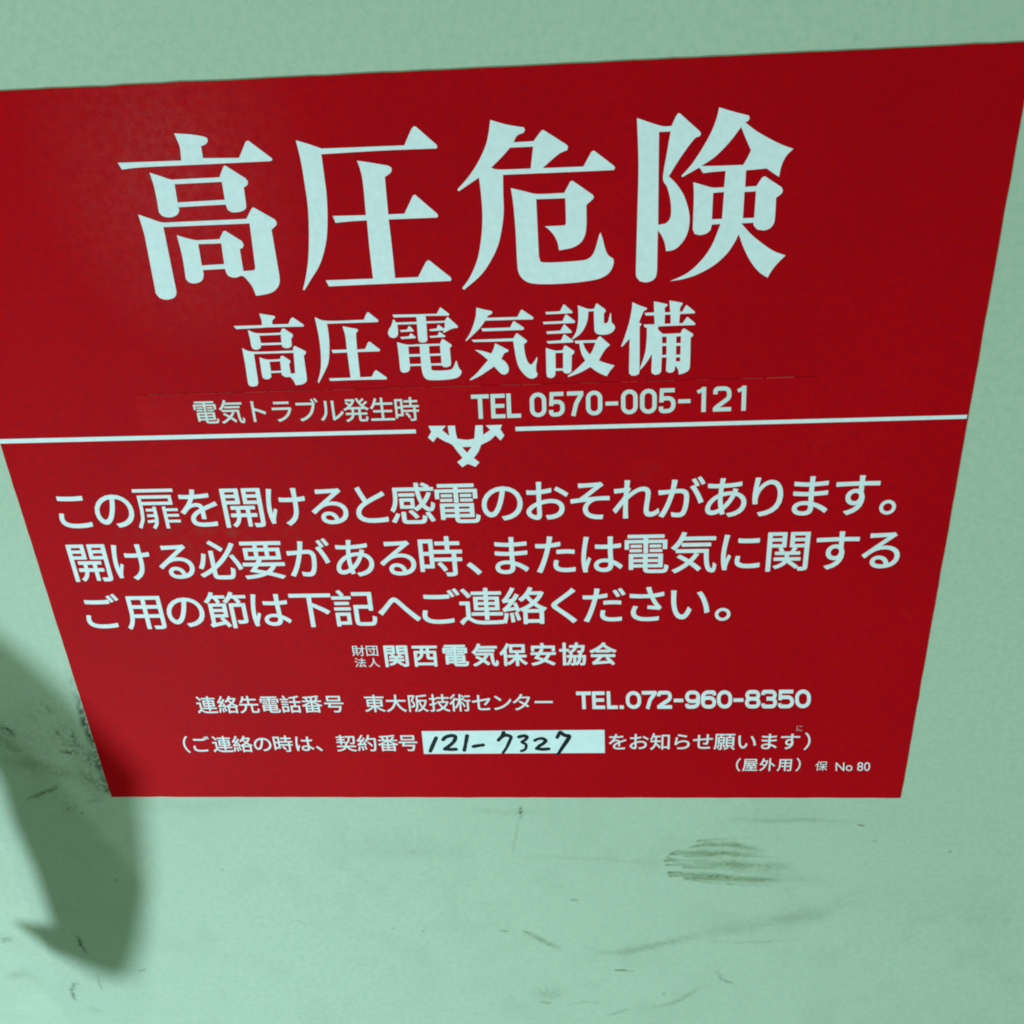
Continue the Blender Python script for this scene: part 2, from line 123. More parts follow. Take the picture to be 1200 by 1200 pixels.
LINES = {"body0":["この扉を開けると感電のおそれがあります。",[[0,-137.08,-123.21,5.72,-7.46],[1,-123.63,-109.42,5.67,-7.21],[2,-110.75,-94.25,6.35,-8.34],[4,-81.75,-66.4,6.31,-8.29],[5,-66.32,-53.44,6.01,-7.56],[6,-52.14,-39.9,5.71,-7.73],[7,-38.55,-26.51,5.42,-7.43],[8,-26.28,-12.32,6.42,-8.26],[9,-12.12,2.22,6.11,-8.23],[10,2.48,15.76,4.52,-7.42],[11,16.88,29.71,6.02,-7.3],[13,44.45,57.49,6.6,-7.73],[15,72.37,85.0,6.39,-6.97],[17,98.21,110.63,6.4,-6.79],[18,111.64,125.02,6.75,-7.38],[19,125.68,130.4,-1.66,-7.26]]],"body1":["開ける必要がある時、または電気に関する",[[0,-137.74,-121.38,-13.32,-28.07],[1,-121.63,-108.48,-13.58,-27.21],[2,-106.89,-93.64,-13.85,-27.01],[4,-78.57,-63.03,-13.51,-27.91],[6,-47.11,-33.57,-13.2,-27.33],[7,-32.08,-20.1,-13.68,-27.3],[8,-19.09,-4.66,-13.15,-27.79],[9,-3.49,0.99,-22.47,-27.27],[10,5.17,17.15,-13.73,-27.01],[11,19.0,31.65,-13.83,-27.24],[12,34.05,46.51,-13.41,-27.06],[13,47.88,61.2,-12.96,-27.52],[14,62.2,76.79,-12.93,-27.76],[15,78.39,90.22,-13.83,-26.91],[16,91.98,106.03,-12.96,-27.47],[17,107.51,121.04,-12.84,-27.21],[18,121.87,134.19,-13.1,-26.57]]],"body2":["ご用の節は下記へご連絡ください。",[[0,-136.77,-122.9,-34.14,-46.64],[1,-123.08,-108.27,-33.14,-47.6],[2,-108.12,-94.01,-34.28,-46.82],[3,-93.88,-79.18,-32.68,-47.46],[4,-78.34,-64.64,-33.34,-46.72],[6,-50.43,-35.12,-33.05,-47.53],[7,-34.71,-20.63,-35.33,-44.48],[8,-19.33,-7.42,-33.75,-46.5],[9,-7.04,7.26,-32.61,-47.12],[10,7.44,21.53,-32.56,-47.3],[11,22.58,32.61,-33.02,-46.57],[12,34.4,47.23,-32.55,-46.25],[13,48.72,61.01,-32.76,-46.23],[14,62.41,75.57,-34.07,-46.17],[15,77.4,82.05,-41.12,-46.54]]],"org":["関西電気保安協会",[[0,-34.95,-26.19,-55.14,-64.93],[1,-25.12,-16.01,-55.25,-64.47],[2,-14.51,-5.47,-54.94,-64.38],[3,-4.58,4.81,-54.76,-64.48],[4,5.11,14.61,-54.87,-64.39],[5,15.58,24.52,-54.8,-64.23],[6,25.39,34.67,-54.74,-64.32],[7,35.92,44.79,-54.85,-64.24]]],"orga":["財団",[[0,-45.67,-41.42,-55.25,-59.58],[1,-41.0,-36.55,-55.3,-59.63]]],"orgb":["法人",[[0,-45.49,-41.32,-60.42,-64.45],[1,-40.61,-36.63,-60.62,-64.34]]],"con":["連絡先電話番号　東大阪技術センター",[[0,-105.45,-97.61,-76.78,-84.55],[1,-97.46,-89.96,-76.84,-84.59],[3,-81.98,-74.58,-76.75,-84.48],[5,-66.83,-59.35,-76.78,-84.49],[6,-58.87,-51.39,-76.83,-84.34],[8,-44.22,-36.78,-76.55,-84.11],[9,-36.41,-29.23,-76.61,-84.07],[11,-20.99,-13.55,-76.41,-84.04],[12,-13.55,-6.44,-76.46,-84.08],[13,-5.84,0.96,-77.19,-83.67],[15,8.34,15.1,-76.61,-84.02],[16,16.02,22.99,-79.3,-80.63]]],"notea":["（ご連絡の時は、契約番号",[[0,-114.58,-111.04,-95.18,-102.6],[1,-110.46,-103.55,-95.89,-102.62],[2,-103.03,-95.44,-94.91,-102.63],[5,-80.11,-72.71,-94.91,-102.68],[8,-56.88,-49.25,-94.87,-102.74],[10,-41.12,-34.17,-94.73,-102.57],[11,-33.85,-26.82,-94.95,-102.3]]],"noteb":["をお知らせ願います）",[[0,42.05,48.58,-94.83,-101.95],[1,49.49,56.45,-94.67,-101.77],[2,56.9,63.7,-94.61,-101.79],[5,79.48,86.67,-94.7,-101.85],[7,95.47,101.87,-94.64,-101.88],[8,102.62,109.29,-94.75,-101.82],[9,110.79,113.01,-94.77,-102.11]]],"edia":["（屋外用）",[[0,87.57,89.38,-106.08,-112.29],[1,89.87,95.43,-106.24,-112.05],[2,95.92,101.59,-106.25,-112.05],[3,102.08,107.5,-106.26,-112.05],[4,108.83,110.51,-106.11,-112.3]]],"edib":["保",[[0,115.66,120.04,-107.48,-111.9]]],"trouble":["電気トラブル発生時",[[0,-83.55,-75.59,35.99,28.51],[1,-75.54,-67.77,36.05,28.58],[3,-59.49,-52.65,35.71,28.46],[6,-37.15,-29.42,35.65,28.23],[7,-29.07,-21.67,35.51,28.14],[8,-21.52,-14.09,35.69,27.94]]],"tiny":["に",[[0,107.68,109.68,-91.02,-93.64]]]}
LATIN = {"tel1":["TEL 0570-005-121",[[1.76,35.85],[82.67,36.5],[82.89,28.6],[1.62,28.01]]],"tel2":["TEL.072-960-8350",[[30.9,-75.62],[111.1,-75.28],[111.68,-83.38],[31.05,-83.36]]],"no":["No 80",[[122.69,-108.05],[134.75,-107.98],[135.07,-112.03],[123.1,-112.1]]]}
STAINS = [["streak",0.43200000000000005,0.4675,[[75.74,-147.36],[79.44,-146.82],[88.95,-146.02],[97.38,-145.61]]],["streak",0.48600000000000004,0.425,[[73.19,-150.81],[75.56,-149.82],[79.5,-148.3],[86.98,-149.0]]],["streak",0.48600000000000004,0.357,[[74.77,-150.2],[81.15,-149.41],[91.85,-150.46],[99.84,-150.93]]],["streak",0.48600000000000004,0.7224999999999999,[[65.77,-154.39],[68.15,-152.72],[71.13,-153.37],[74.91,-153.95]]],["streak",0.405,0.425,[[66.86,-154.76],[73.3,-153.96],[85.08,-153.5],[91.54,-154.43]]],["streak",0.35100000000000003,0.4675,[[70.66,-155.65],[76.58,-155.45],[87.23,-153.71],[93.67,-154.27]]],["streak",0.459,0.6375,[[63.7,-157.98],[66.4,-157.81],[69.7,-159.46],[75.14,-160.41]]],["streak",0.405,0.51,[[64.47,-156.3],[66.93,-157.42],[71.27,-157.77],[79.9,-157.7]]],["streak",0.405,0.5525,[[64.02,-160.27],[69.72,-160.07],[73.55,-161.19],[83.32,-161.87]]],["streak",0.378,0.425,[[70.3,-161.45],[77.91,-161.92],[87.66,-162.22],[96.38,-163.68]]],["streak",0.54,0.7224999999999999,[[65.21,-164.58],[68.21,-164.32],[73.69,-165.43],[82.99,-166.51]]],["streak",0.48600000000000004,0.595,[[65.53,-166.29],[70.43,-165.85],[75.41,-167.59],[85.8,-168.43]]],["streak",0.48600000000000004,0.6375,[[71.03,-167.4],[75.99,-168.53],[81.51,-169.88],[90.28,-170.73]]],["streak",0.43200000000000005,0.4675,[[74.84,-166.98],[81.96,-167.84],[91.28,-169.15],[104.46,-171.2]]],["streak",0.378,0.34,[[88.08,-170.36],[95.75,-171.06],[104.48,-171.52],[108.85,-171.94]]],["streak",0.35100000000000003,0.2975,[[87.52,-159.54],[95.07,-159.86],[103.68,-160.17],[109.06,-160.5]]],["streak",0.35100000000000003,0.34,[[93.73,-155.32],[100.16,-155.65],[107.11,-155.97],[110.84,-156.09]]],["streak",0.35100000000000003,0.255,[[89.9,-163.74],[98.56,-164.04],[106.18,-165.13],[114.28,-165.44]]],["wash",1.62,0.56,[[69.53,-153.99],[81.35,-153.9],[100.08,-154.52]]],["wash",1.62,0.7,[[70.4,-164.69],[84.64,-166.88],[106.41,-168.22]]],["wash",1.35,0.56,[[77.4,-149.06],[89.13,-149.36],[99.93,-152.27]]],["wash",2.43,0.5,[[73.48,-159.28],[89.7,-159.9],[111.25,-161.25]]],["wash",2.7,0.12,[[100.74,-164.41],[117.13,-167.34],[128.16,-170.33]]],["mark",0.459,0.75,[[134.42,-138.58],[136.63,-139.0]]],["wash",0.54,0.14,[[94.74,-137.02],[113.43,-136.52],[132.12,-137.3]]],["pale",0.324,0.5,[[104.97,-140.02],[116.18,-139.53]]],["wash",1.35,0.12,[[78.99,-136.22],[107.21,-136.54],[135.25,-137.72]]],["wash",1.35,0.3,[[7.12,-198.35],[21.75,-208.89]]],["rub",0.5940000000000001,0.25,[[7.12,-198.35],[11.17,-201.34],[16.28,-204.85],[21.75,-208.89]]],["mark",0.5940000000000001,0.35,[[7.46,-198.34],[9.16,-199.33]]],["mark",0.43200000000000005,0.25,[[-1.57,-197.97],[0.5,-198.45]]],["wash",1.8900000000000001,0.22,[[35.35,-211.26],[47.55,-210.52],[61.35,-206.15],[76.6,-200.3]]],["rub",1.215,0.12,[[51.01,-208.39],[64.76,-204.56],[76.6,-200.3]]],["wash",3.7800000000000002,0.18,[[76.56,-199.3],[98.25,-193.97],[124.25,-186.24],[139.32,-174.12]]],["wash",0.675,0.16,[[83.55,-203.74],[98.87,-203.99],[118.92,-201.14]]],["olive",0.48600000000000004,0.95,[[44.41,-221.62],[48.64,-221.54]]],["olive",0.324,0.55,[[48.64,-222.07],[52.16,-222.0]]],["mark",0.459,0.5,[[26.9,-180.2],[29.27,-180.41]]],["mark",0.459,0.85,[[64.94,-236.33],[65.3,-236.59]]],["rub",0.54,0.42,[[85.74,-221.87],[88.38,-226.07],[94.19,-230.24]]],["rub",2.7,0.26,[[11.62,-236.42],[20.65,-236.77]]],["rub",0.54,0.5,[[12.49,-242.52],[17.58,-242.96]]],["wash",0.81,0.24,[[24.45,-244.48],[31.39,-242.08],[38.63,-242.47]]],["wash",1.08,0.24,[[60.28,-245.31],[69.18,-241.75],[80.21,-231.63]]],["rub",0.675,0.4,[[41.12,-250.86],[49.47,-246.69]]],["rub",0.54,0.75,[[9.43,-130.41],[8.88,-135.63]]],["wash",0.54,0.25,[[8.52,-136.5],[6.85,-144.48],[5.06,-154.46]]],["wash",1.35,0.18,[[-10.25,-131.33],[2.53,-133.46],[13.85,-132.12]]],["wash",1.08,0.1,[[4.64,-156.3],[34.29,-156.99],[62.1,-159.52]]],["mark",0.405,0.35,[[-112.35,-163.82],[-111.48,-164.77]]],["mark",0.324,0.25,[[-88.65,-194.16],[-85.0,-193.6],[-82.52,-196.12]]],["mark",0.405,0.75,[[-34.42,-198.98],[-33.93,-199.49]]],["mark",0.405,0.3,[[-46.87,-198.15],[-45.46,-198.13]]],["mark",0.378,0.3,[[-1.59,-198.48],[0.15,-198.45]]],["mark",0.405,0.4,[[7.79,-198.85],[8.81,-199.34]]],["mark",0.35100000000000003,0.3,[[-35.15,-153.83],[-32.55,-154.73]]],["pale",0.54,0.5,[[-26.86,-154.69],[-24.56,-155.13]]],["rub",0.5940000000000001,0.85,[[-161.77,-79.88],[-161.56,-82.64]]],["rub",0.54,0.5,[[-161.35,-84.23],[-158.78,-84.24]]],["rub",1.08,0.8,[[-181.9,-91.35],[-178.87,-92.17],[-178.16,-94.21]]],["rub",0.81,0.95,[[-149.28,-82.32],[-149.12,-86.68],[-149.26,-92.29]]],["rub",0.5940000000000001,0.85,[[-149.0,-87.47],[-148.92,-93.51],[-148.12,-96.77]]],["rub",0.81,0.6,[[-155.09,-93.48],[-154.75,-95.93],[-154.73,-99.62]]],["rub",0.5940000000000001,0.6,[[-160.61,-92.25],[-160.08,-95.09]]],["rub",0.54,0.6,[[-159.31,-99.61],[-156.58,-100.44],[-153.09,-99.62]]],["rub",0.648,0.85,[[-162.17,-102.91],[-158.33,-103.34],[-155.59,-102.93]]],["rub",0.81,0.85,[[-148.0,-97.59],[-147.73,-101.7],[-146.83,-103.36]]],["rub",1.08,0.6,[[-151.41,-104.6],[-151.15,-108.79],[-150.02,-110.9]]],["rub",0.675,0.8,[[-149.3,-106.69],[-148.82,-110.06]]],["rub",0.81,0.6,[[-149.3,-116.02],[-149.02,-120.33],[-148.74,-124.68]]],["wash",0.648,0.45,[[-182.36,-127.39],[-175.24,-123.85],[-166.6,-119.48]]],["rub",0.648,0.5,[[-179.81,-125.62],[-172.62,-122.97],[-166.6,-119.48]]],["rub",0.675,0.4,[[-157.39,-128.22],[-152.89,-126.45]]],["mark",0.405,0.5,[[-161.48,-133.58],[-160.91,-134.02]]],["rub",0.81,0.45,[[-167.41,-132.7],[-164.09,-130.46]]],["rub",2.43,0.35,[[-154.87,-113.03],[-152.23,-123.81]]],["rub",3.5100000000000002,0.3,[[-156.6,-94.29],[-153.26,-106.69]]],["wash",3.7800000000000002,0.3,[[-186.46,-106.64],[-170.98,-110.89],[-152.62,-117.31]]],["rub",1.62,0.35,[[-183.36,-96.24],[-178.57,-102.46]]],["rub",0.648,0.75,[[-181.52,-204.4],[-181.4,-209.72],[-180.01,-214.54]]],["rub",0.54,0.4,[[-179.44,-228.81],[-179.02,-233.29],[-179.27,-238.96]]],["rub",0.7020000000000001,0.65,[[-189.44,-233.51],[-193.65,-239.28],[-193.51,-246.18]]],["rub",0.48600000000000004,0.7,[[-159.7,-225.64],[-156.92,-225.03]]],["rub",1.35,0.4,[[-216.52,-207.62],[-210.91,-206.46]]],["mark",0.378,0.6,[[-157.42,-170.52],[-156.46,-171.0]]],["pale",0.48600000000000004,0.8,[[-203.88,-241.22],[-202.47,-241.77]]],["pale",5.4,0.35,[[-219.44,-217.42],[-209.53,-222.74],[-198.72,-239.39]]],["pale",3.7800000000000002,0.35,[[-225.66,-251.62],[-205.47,-249.96]]],["pale",1.08,0.5,[[-216.19,-246.13],[-203.25,-241.78]]],["wash",2.16,0.2,[[-221.65,-231.35],[-211.12,-228.33]]],["wash",2.16,0.18,[[-188.03,-250.71],[-183.01,-254.11]]],["wash",3.24,0.1,[[-145.2,-128.19],[-115.22,-129.44],[-81.73,-128.04]]],["mark",0.378,0.6,[[-39.49,128.42],[-39.29,128.21]]],["mark",0.405,0.6,[[103.59,128.72],[103.82,128.52]]],["mark",0.378,0.6,[[168.74,-151.94],[169.12,-152.38]]],["mark",0.378,0.5,[[-60.37,132.18],[-60.3,131.97]]],["mark",0.378,0.4,[[140.64,-146.82],[141.32,-147.26]]],["wash",10.8,0.06,[[152.49,-176.32],[185.27,-180.66],[200.34,-175.77]]],["pale",8.100000000000001,0.12,[[1.86,-213.43],[36.94,-228.76],[90.4,-238.49]]]]

SIGN_W, SIGN_H = 295.0, 250.2

# ------------------------------------------------------------------ materials
def new_mat(name):
    m = bpy.data.materials.new(name)
    m.use_nodes = True
    nt = m.node_tree
    return m, nt, nt.nodes["Principled BSDF"]

def node(nt, kind, **kw):
    n = nt.nodes.new(kind)
    for k, v in kw.items():
        if hasattr(n, k): setattr(n, k, v)
        else: n.inputs[k].default_value = v
    return n

def mixc(nt, fac, a, b):
    n = nt.nodes.new('ShaderNodeMix'); n.data_type = 'RGBA'
    for sock, v in ((n.inputs[0], fac), (n.inputs[6], a), (n.inputs[7], b)):
        if hasattr(v, 'is_linked'): nt.links.new(v, sock)
        else: sock.default_value = v
    return n.outputs[2]

def noise(nt, scale, detail=3, rough=0.55, stretch=None):
    tc = nt.nodes.new('ShaderNodeTexCoord')
    src = tc.outputs['Object']
    if stretch:
        mp = nt.nodes.new('ShaderNodeMapping'); mp.inputs['Scale'].default_value = stretch
        nt.links.new(src, mp.inputs[0]); src = mp.outputs[0]
    n = nt.nodes.new('ShaderNodeTexNoise')
    n.inputs['Scale'].default_value = scale; n.inputs['Detail'].default_value = detail
    n.inputs['Roughness'].default_value = rough
    nt.links.new(src, n.inputs['Vector'])
    return n.outputs['Fac']

def ramp(nt, src, p0, p1, v0=0.0, v1=1.0):
    n = nt.nodes.new('ShaderNodeMapRange')
    n.inputs[1].default_value = p0; n.inputs[2].default_value = p1
    n.inputs[3].default_value = v0; n.inputs[4].default_value = v1
    nt.links.new(src, n.inputs[0])
    return n.outputs[0]

def bump(nt, bsdf, src, strength, dist):
    n = nt.nodes.new('ShaderNodeBump')
    n.inputs['Strength'].default_value = strength; n.inputs['Distance'].default_value = dist
    nt.links.new(src, n.inputs['Height']); nt.links.new(n.outputs[0], bsdf.inputs['Normal'])

# pale green cabinet paint; the stains are a vertex attribute painted below
M_DOOR, nt, b = new_mat("green_paint")
base = mixc(nt, ramp(nt, noise(nt, 9, 4), 0.3, 0.7), (0.535, 0.555, 0.455, 1), (0.575, 0.590, 0.490, 1))
base = mixc(nt, ramp(nt, noise(nt, 420, 2), 0.35, 0.65, 0, 0.65), base, (0.440, 0.520, 0.450, 1))
base = mixc(nt, ramp(nt, noise(nt, 950, 2), 0.42, 0.70, 0, 0.65), base, (0.590, 0.590, 0.475, 1))
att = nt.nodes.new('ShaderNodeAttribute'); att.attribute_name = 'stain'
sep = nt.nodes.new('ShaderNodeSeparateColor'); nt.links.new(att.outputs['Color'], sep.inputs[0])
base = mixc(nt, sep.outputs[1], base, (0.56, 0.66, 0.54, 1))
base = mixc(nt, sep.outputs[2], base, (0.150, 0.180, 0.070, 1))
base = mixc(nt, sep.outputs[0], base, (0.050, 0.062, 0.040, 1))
nt.links.new(base, b.inputs['Base Color'])
b.inputs['Roughness'].default_value = 0.55
b.inputs['Specular IOR Level'].default_value = 0.15
bump(nt, b, noise(nt, 260, 2), 0.10, 0.0006)

def red_material(name, rough, tint=1.0):
    m, nt, b = new_mat(name)
    base = mixc(nt, ramp(nt, noise(nt, 14, 4), 0.3, 0.7), (0.540 * tint, 0.0010, 0.0050, 1), (0.620 * tint, 0.0014, 0.0055, 1))
    base = mixc(nt, ramp(nt, noise(nt, 520, 2), 0.40, 0.72, 0, 0.50), base, (0.43 * tint, 0.0010, 0.011, 1))
    # dried-on dust and light rubbing
    base = mixc(nt, ramp(nt, noise(nt, 30, 6, 0.7), 0.62, 0.85, 0, 0.10), base, (0.42, 0.06, 0.045, 1))
    tc = nt.nodes.new('ShaderNodeTexCoord'); mp = nt.nodes.new('ShaderNodeMapping')
    mp.inputs['Location'].default_value = (1.78, 0.0, 0.55); mp.inputs['Scale'].default_value = (22.0, 0.0, 50.0)
    nt.links.new(tc.outputs['Object'], mp.inputs[0])
    ln = nt.nodes.new('ShaderNodeVectorMath'); ln.operation = 'LENGTH'; nt.links.new(mp.outputs[0], ln.inputs[0])
    mul = nt.nodes.new('ShaderNodeMath'); mul.operation = 'MULTIPLY'
    nt.links.new(ramp(nt, ln.outputs['Value'], 1.0, 0.0), mul.inputs[0])
    nt.links.new(ramp(nt, noise(nt, 260, 4, 0.7), 0.48, 0.78, 0, 0.42), mul.inputs[1])
    base = mixc(nt, mul.outputs[0], base, (0.24, 0.085, 0.05, 1))
    nt.links.new(base, b.inputs['Base Color'])
    # the film is still shiny in one patch near its upper left corner, dull elsewhere
    mp = nt.nodes.new('ShaderNodeMapping'); mp.inputs['Location'].default_value = (2.75, 0.0, -2.75); mp.inputs['Scale'].default_value = (36.0, 0.0, 26.0)
    nt.links.new(tc.outputs['Object'], mp.inputs[0])
    ln = nt.nodes.new('ShaderNodeVectorMath'); ln.operation = 'LENGTH'; nt.links.new(mp.outputs[0], ln.inputs[0])
    mul = nt.nodes.new('ShaderNodeMath'); mul.operation = 'MULTIPLY'
    nt.links.new(ramp(nt, ln.outputs['Value'], 1.5, 0.2), mul.inputs[0])
    nt.links.new(ramp(nt, noise(nt, 420, 5, 0.75), 0.30, 0.70, 0.1, 1.0), mul.inputs[1])
    nt.links.new(ramp(nt, mul.outputs[0], 0, 1, rough, 0.34), b.inputs['Roughness'])
    nt.links.new(ramp(nt, mul.outputs[0], 0, 1, 0.035, 0.20), b.inputs['Specular IOR Level'])
    bump(nt, b, noise(nt, 330, 3), 0.16, 0.0005)
    return m
M_RED = red_material("red_vinyl", 0.56)
M_STRIP = red_material("red_strip_vinyl", 0.50, 1.05)

def plain(name, col, rough, spec=0.15, var=0.04, scale=300):
    m, nt, b = new_mat(name)
    c0 = tuple(v * (1 - var) for v in col) + (1,); c1 = tuple(min(1, v * (1 + var)) for v in col) + (1,)
    nt.links.new(mixc(nt, ramp(nt, noise(nt, scale, 3), 0.3, 0.7), c0, c1), b.inputs['Base Color'])
    b.inputs['Roughness'].default_value = rough
    b.inputs['Specular IOR Level'].default_value = spec
    return m
M_WHITE = plain("white_print", (0.91, 0.85, 0.95), 0.5, 0.1, 0.05, 500)
M_STRIPWHITE = plain("strip_white_print", (0.80, 0.78, 0.82), 0.5)
M_FIELD = plain("white_field", (0.88, 0.86, 0.95), 0.55)
M_INK = plain("black_marker_ink", (0.012, 0.014, 0.018), 0.4)
M_EDGE = plain("dusty_sheet_edge", (0.45, 0.30, 0.27), 0.6)
M_GREY = plain("grey_print", (0.45, 0.40, 0.40), 0.6)
M_STEEL = plain("dull_steel", (0.30, 0.31, 0.30), 0.4, 0.5)

# ------------------------------------------------------------------ mesh helpers
def link(name, me, mat, parent=None):
    o = bpy.data.objects.new(name, me)
    COL.objects.link(o)
    if mat is not None and not me.materials: me.materials.append(mat)
    if parent: o.parent = parent
    return o

def place(pts2, lift):
    """mm on the sign face -> metres, sign-local; lift in mm out of the face"""
    return [(p[0] * 0.001, -(lift + (p[2] if len(p) > 2 else 0.0)) * 0.001, p[1] * 0.001) for p in pts2]

def smooth_contour(c, corner_deg=36.0, sub=5):
    P = np.array(c, float); n = len(P)
    def corner(i):
        a = P[i] - P[i - 1]; b2 = P[(i + 1) % n] - P[i]
        la, lb = np.linalg.norm(a), np.linalg.norm(b2)
        if la < 1e-6 or lb < 1e-6: return True
        ang = math.degrees(math.acos(max(-1, min(1, float(a @ b2) / (la * lb)))))
        return ang > corner_deg or max(la, lb) > 5.0 * min(la, lb)
    K = [corner(i) for i in range(n)]
    out = []
    for i in range(n):
        p1, p2 = P[i], P[(i + 1) % n]
        p0 = P[i - 1] if not K[i] else 2 * p1 - p2 if K[(i + 1) % n] else p1 - 0.5 * (P[(i + 2) % n] - p1 - (p2 - p1)) * 0 - (p2 - p1)
        p3 = P[(i + 2) % n] if not K[(i + 1) % n] else p2 + (p2 - p1)
        out.append(tuple(p1))
        if K[i] and K[(i + 1) % n]: continue
        for k in range(1, sub):
            t = k / sub
            q = 0.5 * ((2 * p1) + (-p0 + p2) * t + (2 * p0 - 5 * p1 + 4 * p2 - p3) * t * t + (-p0 + 3 * p1 - 3 * p2 + p3) * t ** 3)
            out.append(tuple(q))
    return out

def fill(contours):
    """even-odd fill of closed outlines -> (verts2d, faces)"""
    cu = bpy.data.curves.new("outline", 'CURVE'); cu.dimensions = '2D'; cu.fill_mode = 'BOTH'
    for c in contours:
        sp = cu.splines.new('POLY'); sp.points.add(len(c) - 1)
        for p, q in zip(sp.points, c): p.co = (q[0], q[1], 0, 1)
        sp.use_cyclic_u = True
    o = bpy.data.objects.new("outline", cu); COL.objects.link(o)
    bpy.context.view_layer.update()
    dg = bpy.context.evaluated_depsgraph_get()
    me = bpy.data.meshes.new_from_object(o.evaluated_get(dg))
    V = [(v.co.x, v.co.y) for v in me.vertices]
    F = []
    for p in me.polygons:
        vs = list(p.vertices)
        a = sum(V[vs[i]][0] * V[vs[(i + 1) % len(vs)]][1] - V[vs[(i + 1) % len(vs)]][0] * V[vs[i]][1] for i in range(len(vs)))
        F.append(vs if a > 0 else vs[::-1])
    bpy.data.objects.remove(o); bpy.data.curves.remove(cu); bpy.data.meshes.remove(me)
    return V, F

def flat_mesh(name, polys, lift):
    """polys: list of (verts2d mm, faces)"""
    V, F = [], []
    for v, f in polys:
        o = len(V); V += place(v, lift); F += [[i + o for i in q] for q in f]
    me = bpy.data.meshes.new(name); me.from_pydata(V, [], F); me.update()
    return me

TEXT_CACHE = {}
def door_character():
    t = 0.074; out = ([], [])
    S = [[(.07, .80), (.93, .80)], [(.215, .655), (.83, .655)], [(.83, .692), (.83, .47)], [(.215, .507), (.83, .507)],
         [(.18, .692), (.18, .36), (.155, .14), (.06, -.06)],
         [(.455, .43), (.455, .16), (.43, .03), (.36, -.075)], [(.66, .43), (.66, -.08)],
         [(.265, .355), (.43, .355)], [(.265, .225), (.43, .225)], [(.25, .085), (.43, .105)],
         [(.69, .355), (.95, .355)], [(.69, .225), (.95, .225)], [(.69, .09), (.96, .09)]]
    for k, p in enumerate(S):
        V, F = ribbon(fillet(p, 0.12, False), t if k < 7 else t * 0.85)
        o = len(out[0]); out[0].extend([(x, y, 0.002 * k) for x, y in V]); out[1].extend([[i + o for i in f] for f in F])
    return np.array(out[0]), out[1]

def text_fill(s, bold, dx=1.0):
    """outline of a string in Blender's built-in face at size 1 -> verts2d, faces"""
    key = s
    if key in TEXT_CACHE: return TEXT_CACHE[key]
    if s == '扉':
        TEXT_CACHE[key] = door_character(); return TEXT_CACHE[key]
    cu = bpy.data.curves.new("type", 'FONT'); cu.body = s; cu.size = 1.0; cu.resolution_u = 5
    cu.space_character = 1.0
    o = bpy.data.objects.new("type", cu); COL.objects.link(o)
    bpy.context.view_layer.update()
    dg = bpy.context.evaluated_depsgraph_get()
    me = bpy.data.meshes.new_from_object(o.evaluated_get(dg))
    V = np.array([(v.co.x, v.co.y) for v in me.vertices]).reshape(-1, 2)
    F = [list(p.vertices) for p in me.polygons]
    bpy.data.objects.remove(o); bpy.data.curves.remove(cu); bpy.data.meshes.remove(me)
    TEXT_CACHE[key] = (V, F)
    return V, F

def spread(b):
    """a heavier face: the outline printed again a hair's breadth to every side"""
    if b <= 0: return [(0, 0)]
    return [(0, 0)] + [(b * math.cos(math.pi * k / 4), b * math.sin(math.pi * k / 4)) for k in range(8)]

def text_line(key, bold):
    """set one line of characters so that its measured characters land where they were measured"""
    s, anchors = LINES[key]
    sx, sy, bl = [], [], []
    for i, xl, xr, yt, yb in anchors:
        V, _ = text_fill(s[i], bold)
        w, h = np.ptp(V[:, 0]) + 2 * bold, np.ptp(V[:, 1]) + 2 * bold
        if w > 0.55: sx.append((xr - xl) / w)
        if h > 0.55: sy.append((yt - yb) / h)
    if not sx: sx = [(a[2] - a[1]) / np.ptp(text_fill(s[a[0]], bold)[0][:, 0]) for a in anchors]
    if not sy: sy = [(a[3] - a[4]) / np.ptp(text_fill(s[a[0]], bold)[0][:, 1]) for a in anchors]
    Sx, Sy = float(np.median(sx)) * 0.975, float(np.median(sy))
    cx, idx = [], []
    for i, xl, xr, yt, yb in anchors:
        V, _ = text_fill(s[i], bold)
        mid = (V[:, 0].min() + V[:, 0].max()) / 2
        cx.append((xl + xr) / 2 - mid * Sx); idx.append(i)
        bl.append((yt + yb) / 2 - (V[:, 1].min() + V[:, 1].max()) / 2 * Sy)
    fit = np.polyfit(cx, bl, 1) if len(cx) > 3 else (0.0, float(np.mean(bl)))
    polys = []
    for k, ch in enumerate(s):
        if ch == '\u3000': continue
        V, F = text_fill(ch, bold)
        if len(idx) == 1: x = cx[0]
        else:
            x = float(np.interp(k, idx, cx))
            if k > idx[-1]: x = cx[-1] + (k - idx[-1]) * Sx
        y = fit[0] * x + fit[1]
        for j, (ox, oy) in enumerate(spread(bold if ch != '扉' else 0)):
            polys.append(([(x + (v[0] + ox) * Sx, y + (v[1] + oy) * Sy, j * 0.002 + (v[2] if len(v) > 2 else 0)) for v in V], F))
    return polys

def text_quad(key, bold):
    s, q = LATIN[key]
    V, F = text_fill(s, bold)
    x0, x1 = V[:, 0].min(), V[:, 0].max(); y0, y1 = V[:, 1].min(), V[:, 1].max()
    q = np.array(q)
    out = []
    for vx, vy in V:
        a, c = (vx - x0) / (x1 - x0), (vy - y0) / (y1 - y0)
        p = (1 - c) * ((1 - a) * q[3] + a * q[2]) + c * ((1 - a) * q[0] + a * q[1])
        out.append(tuple(p))
    return [(out, F)]

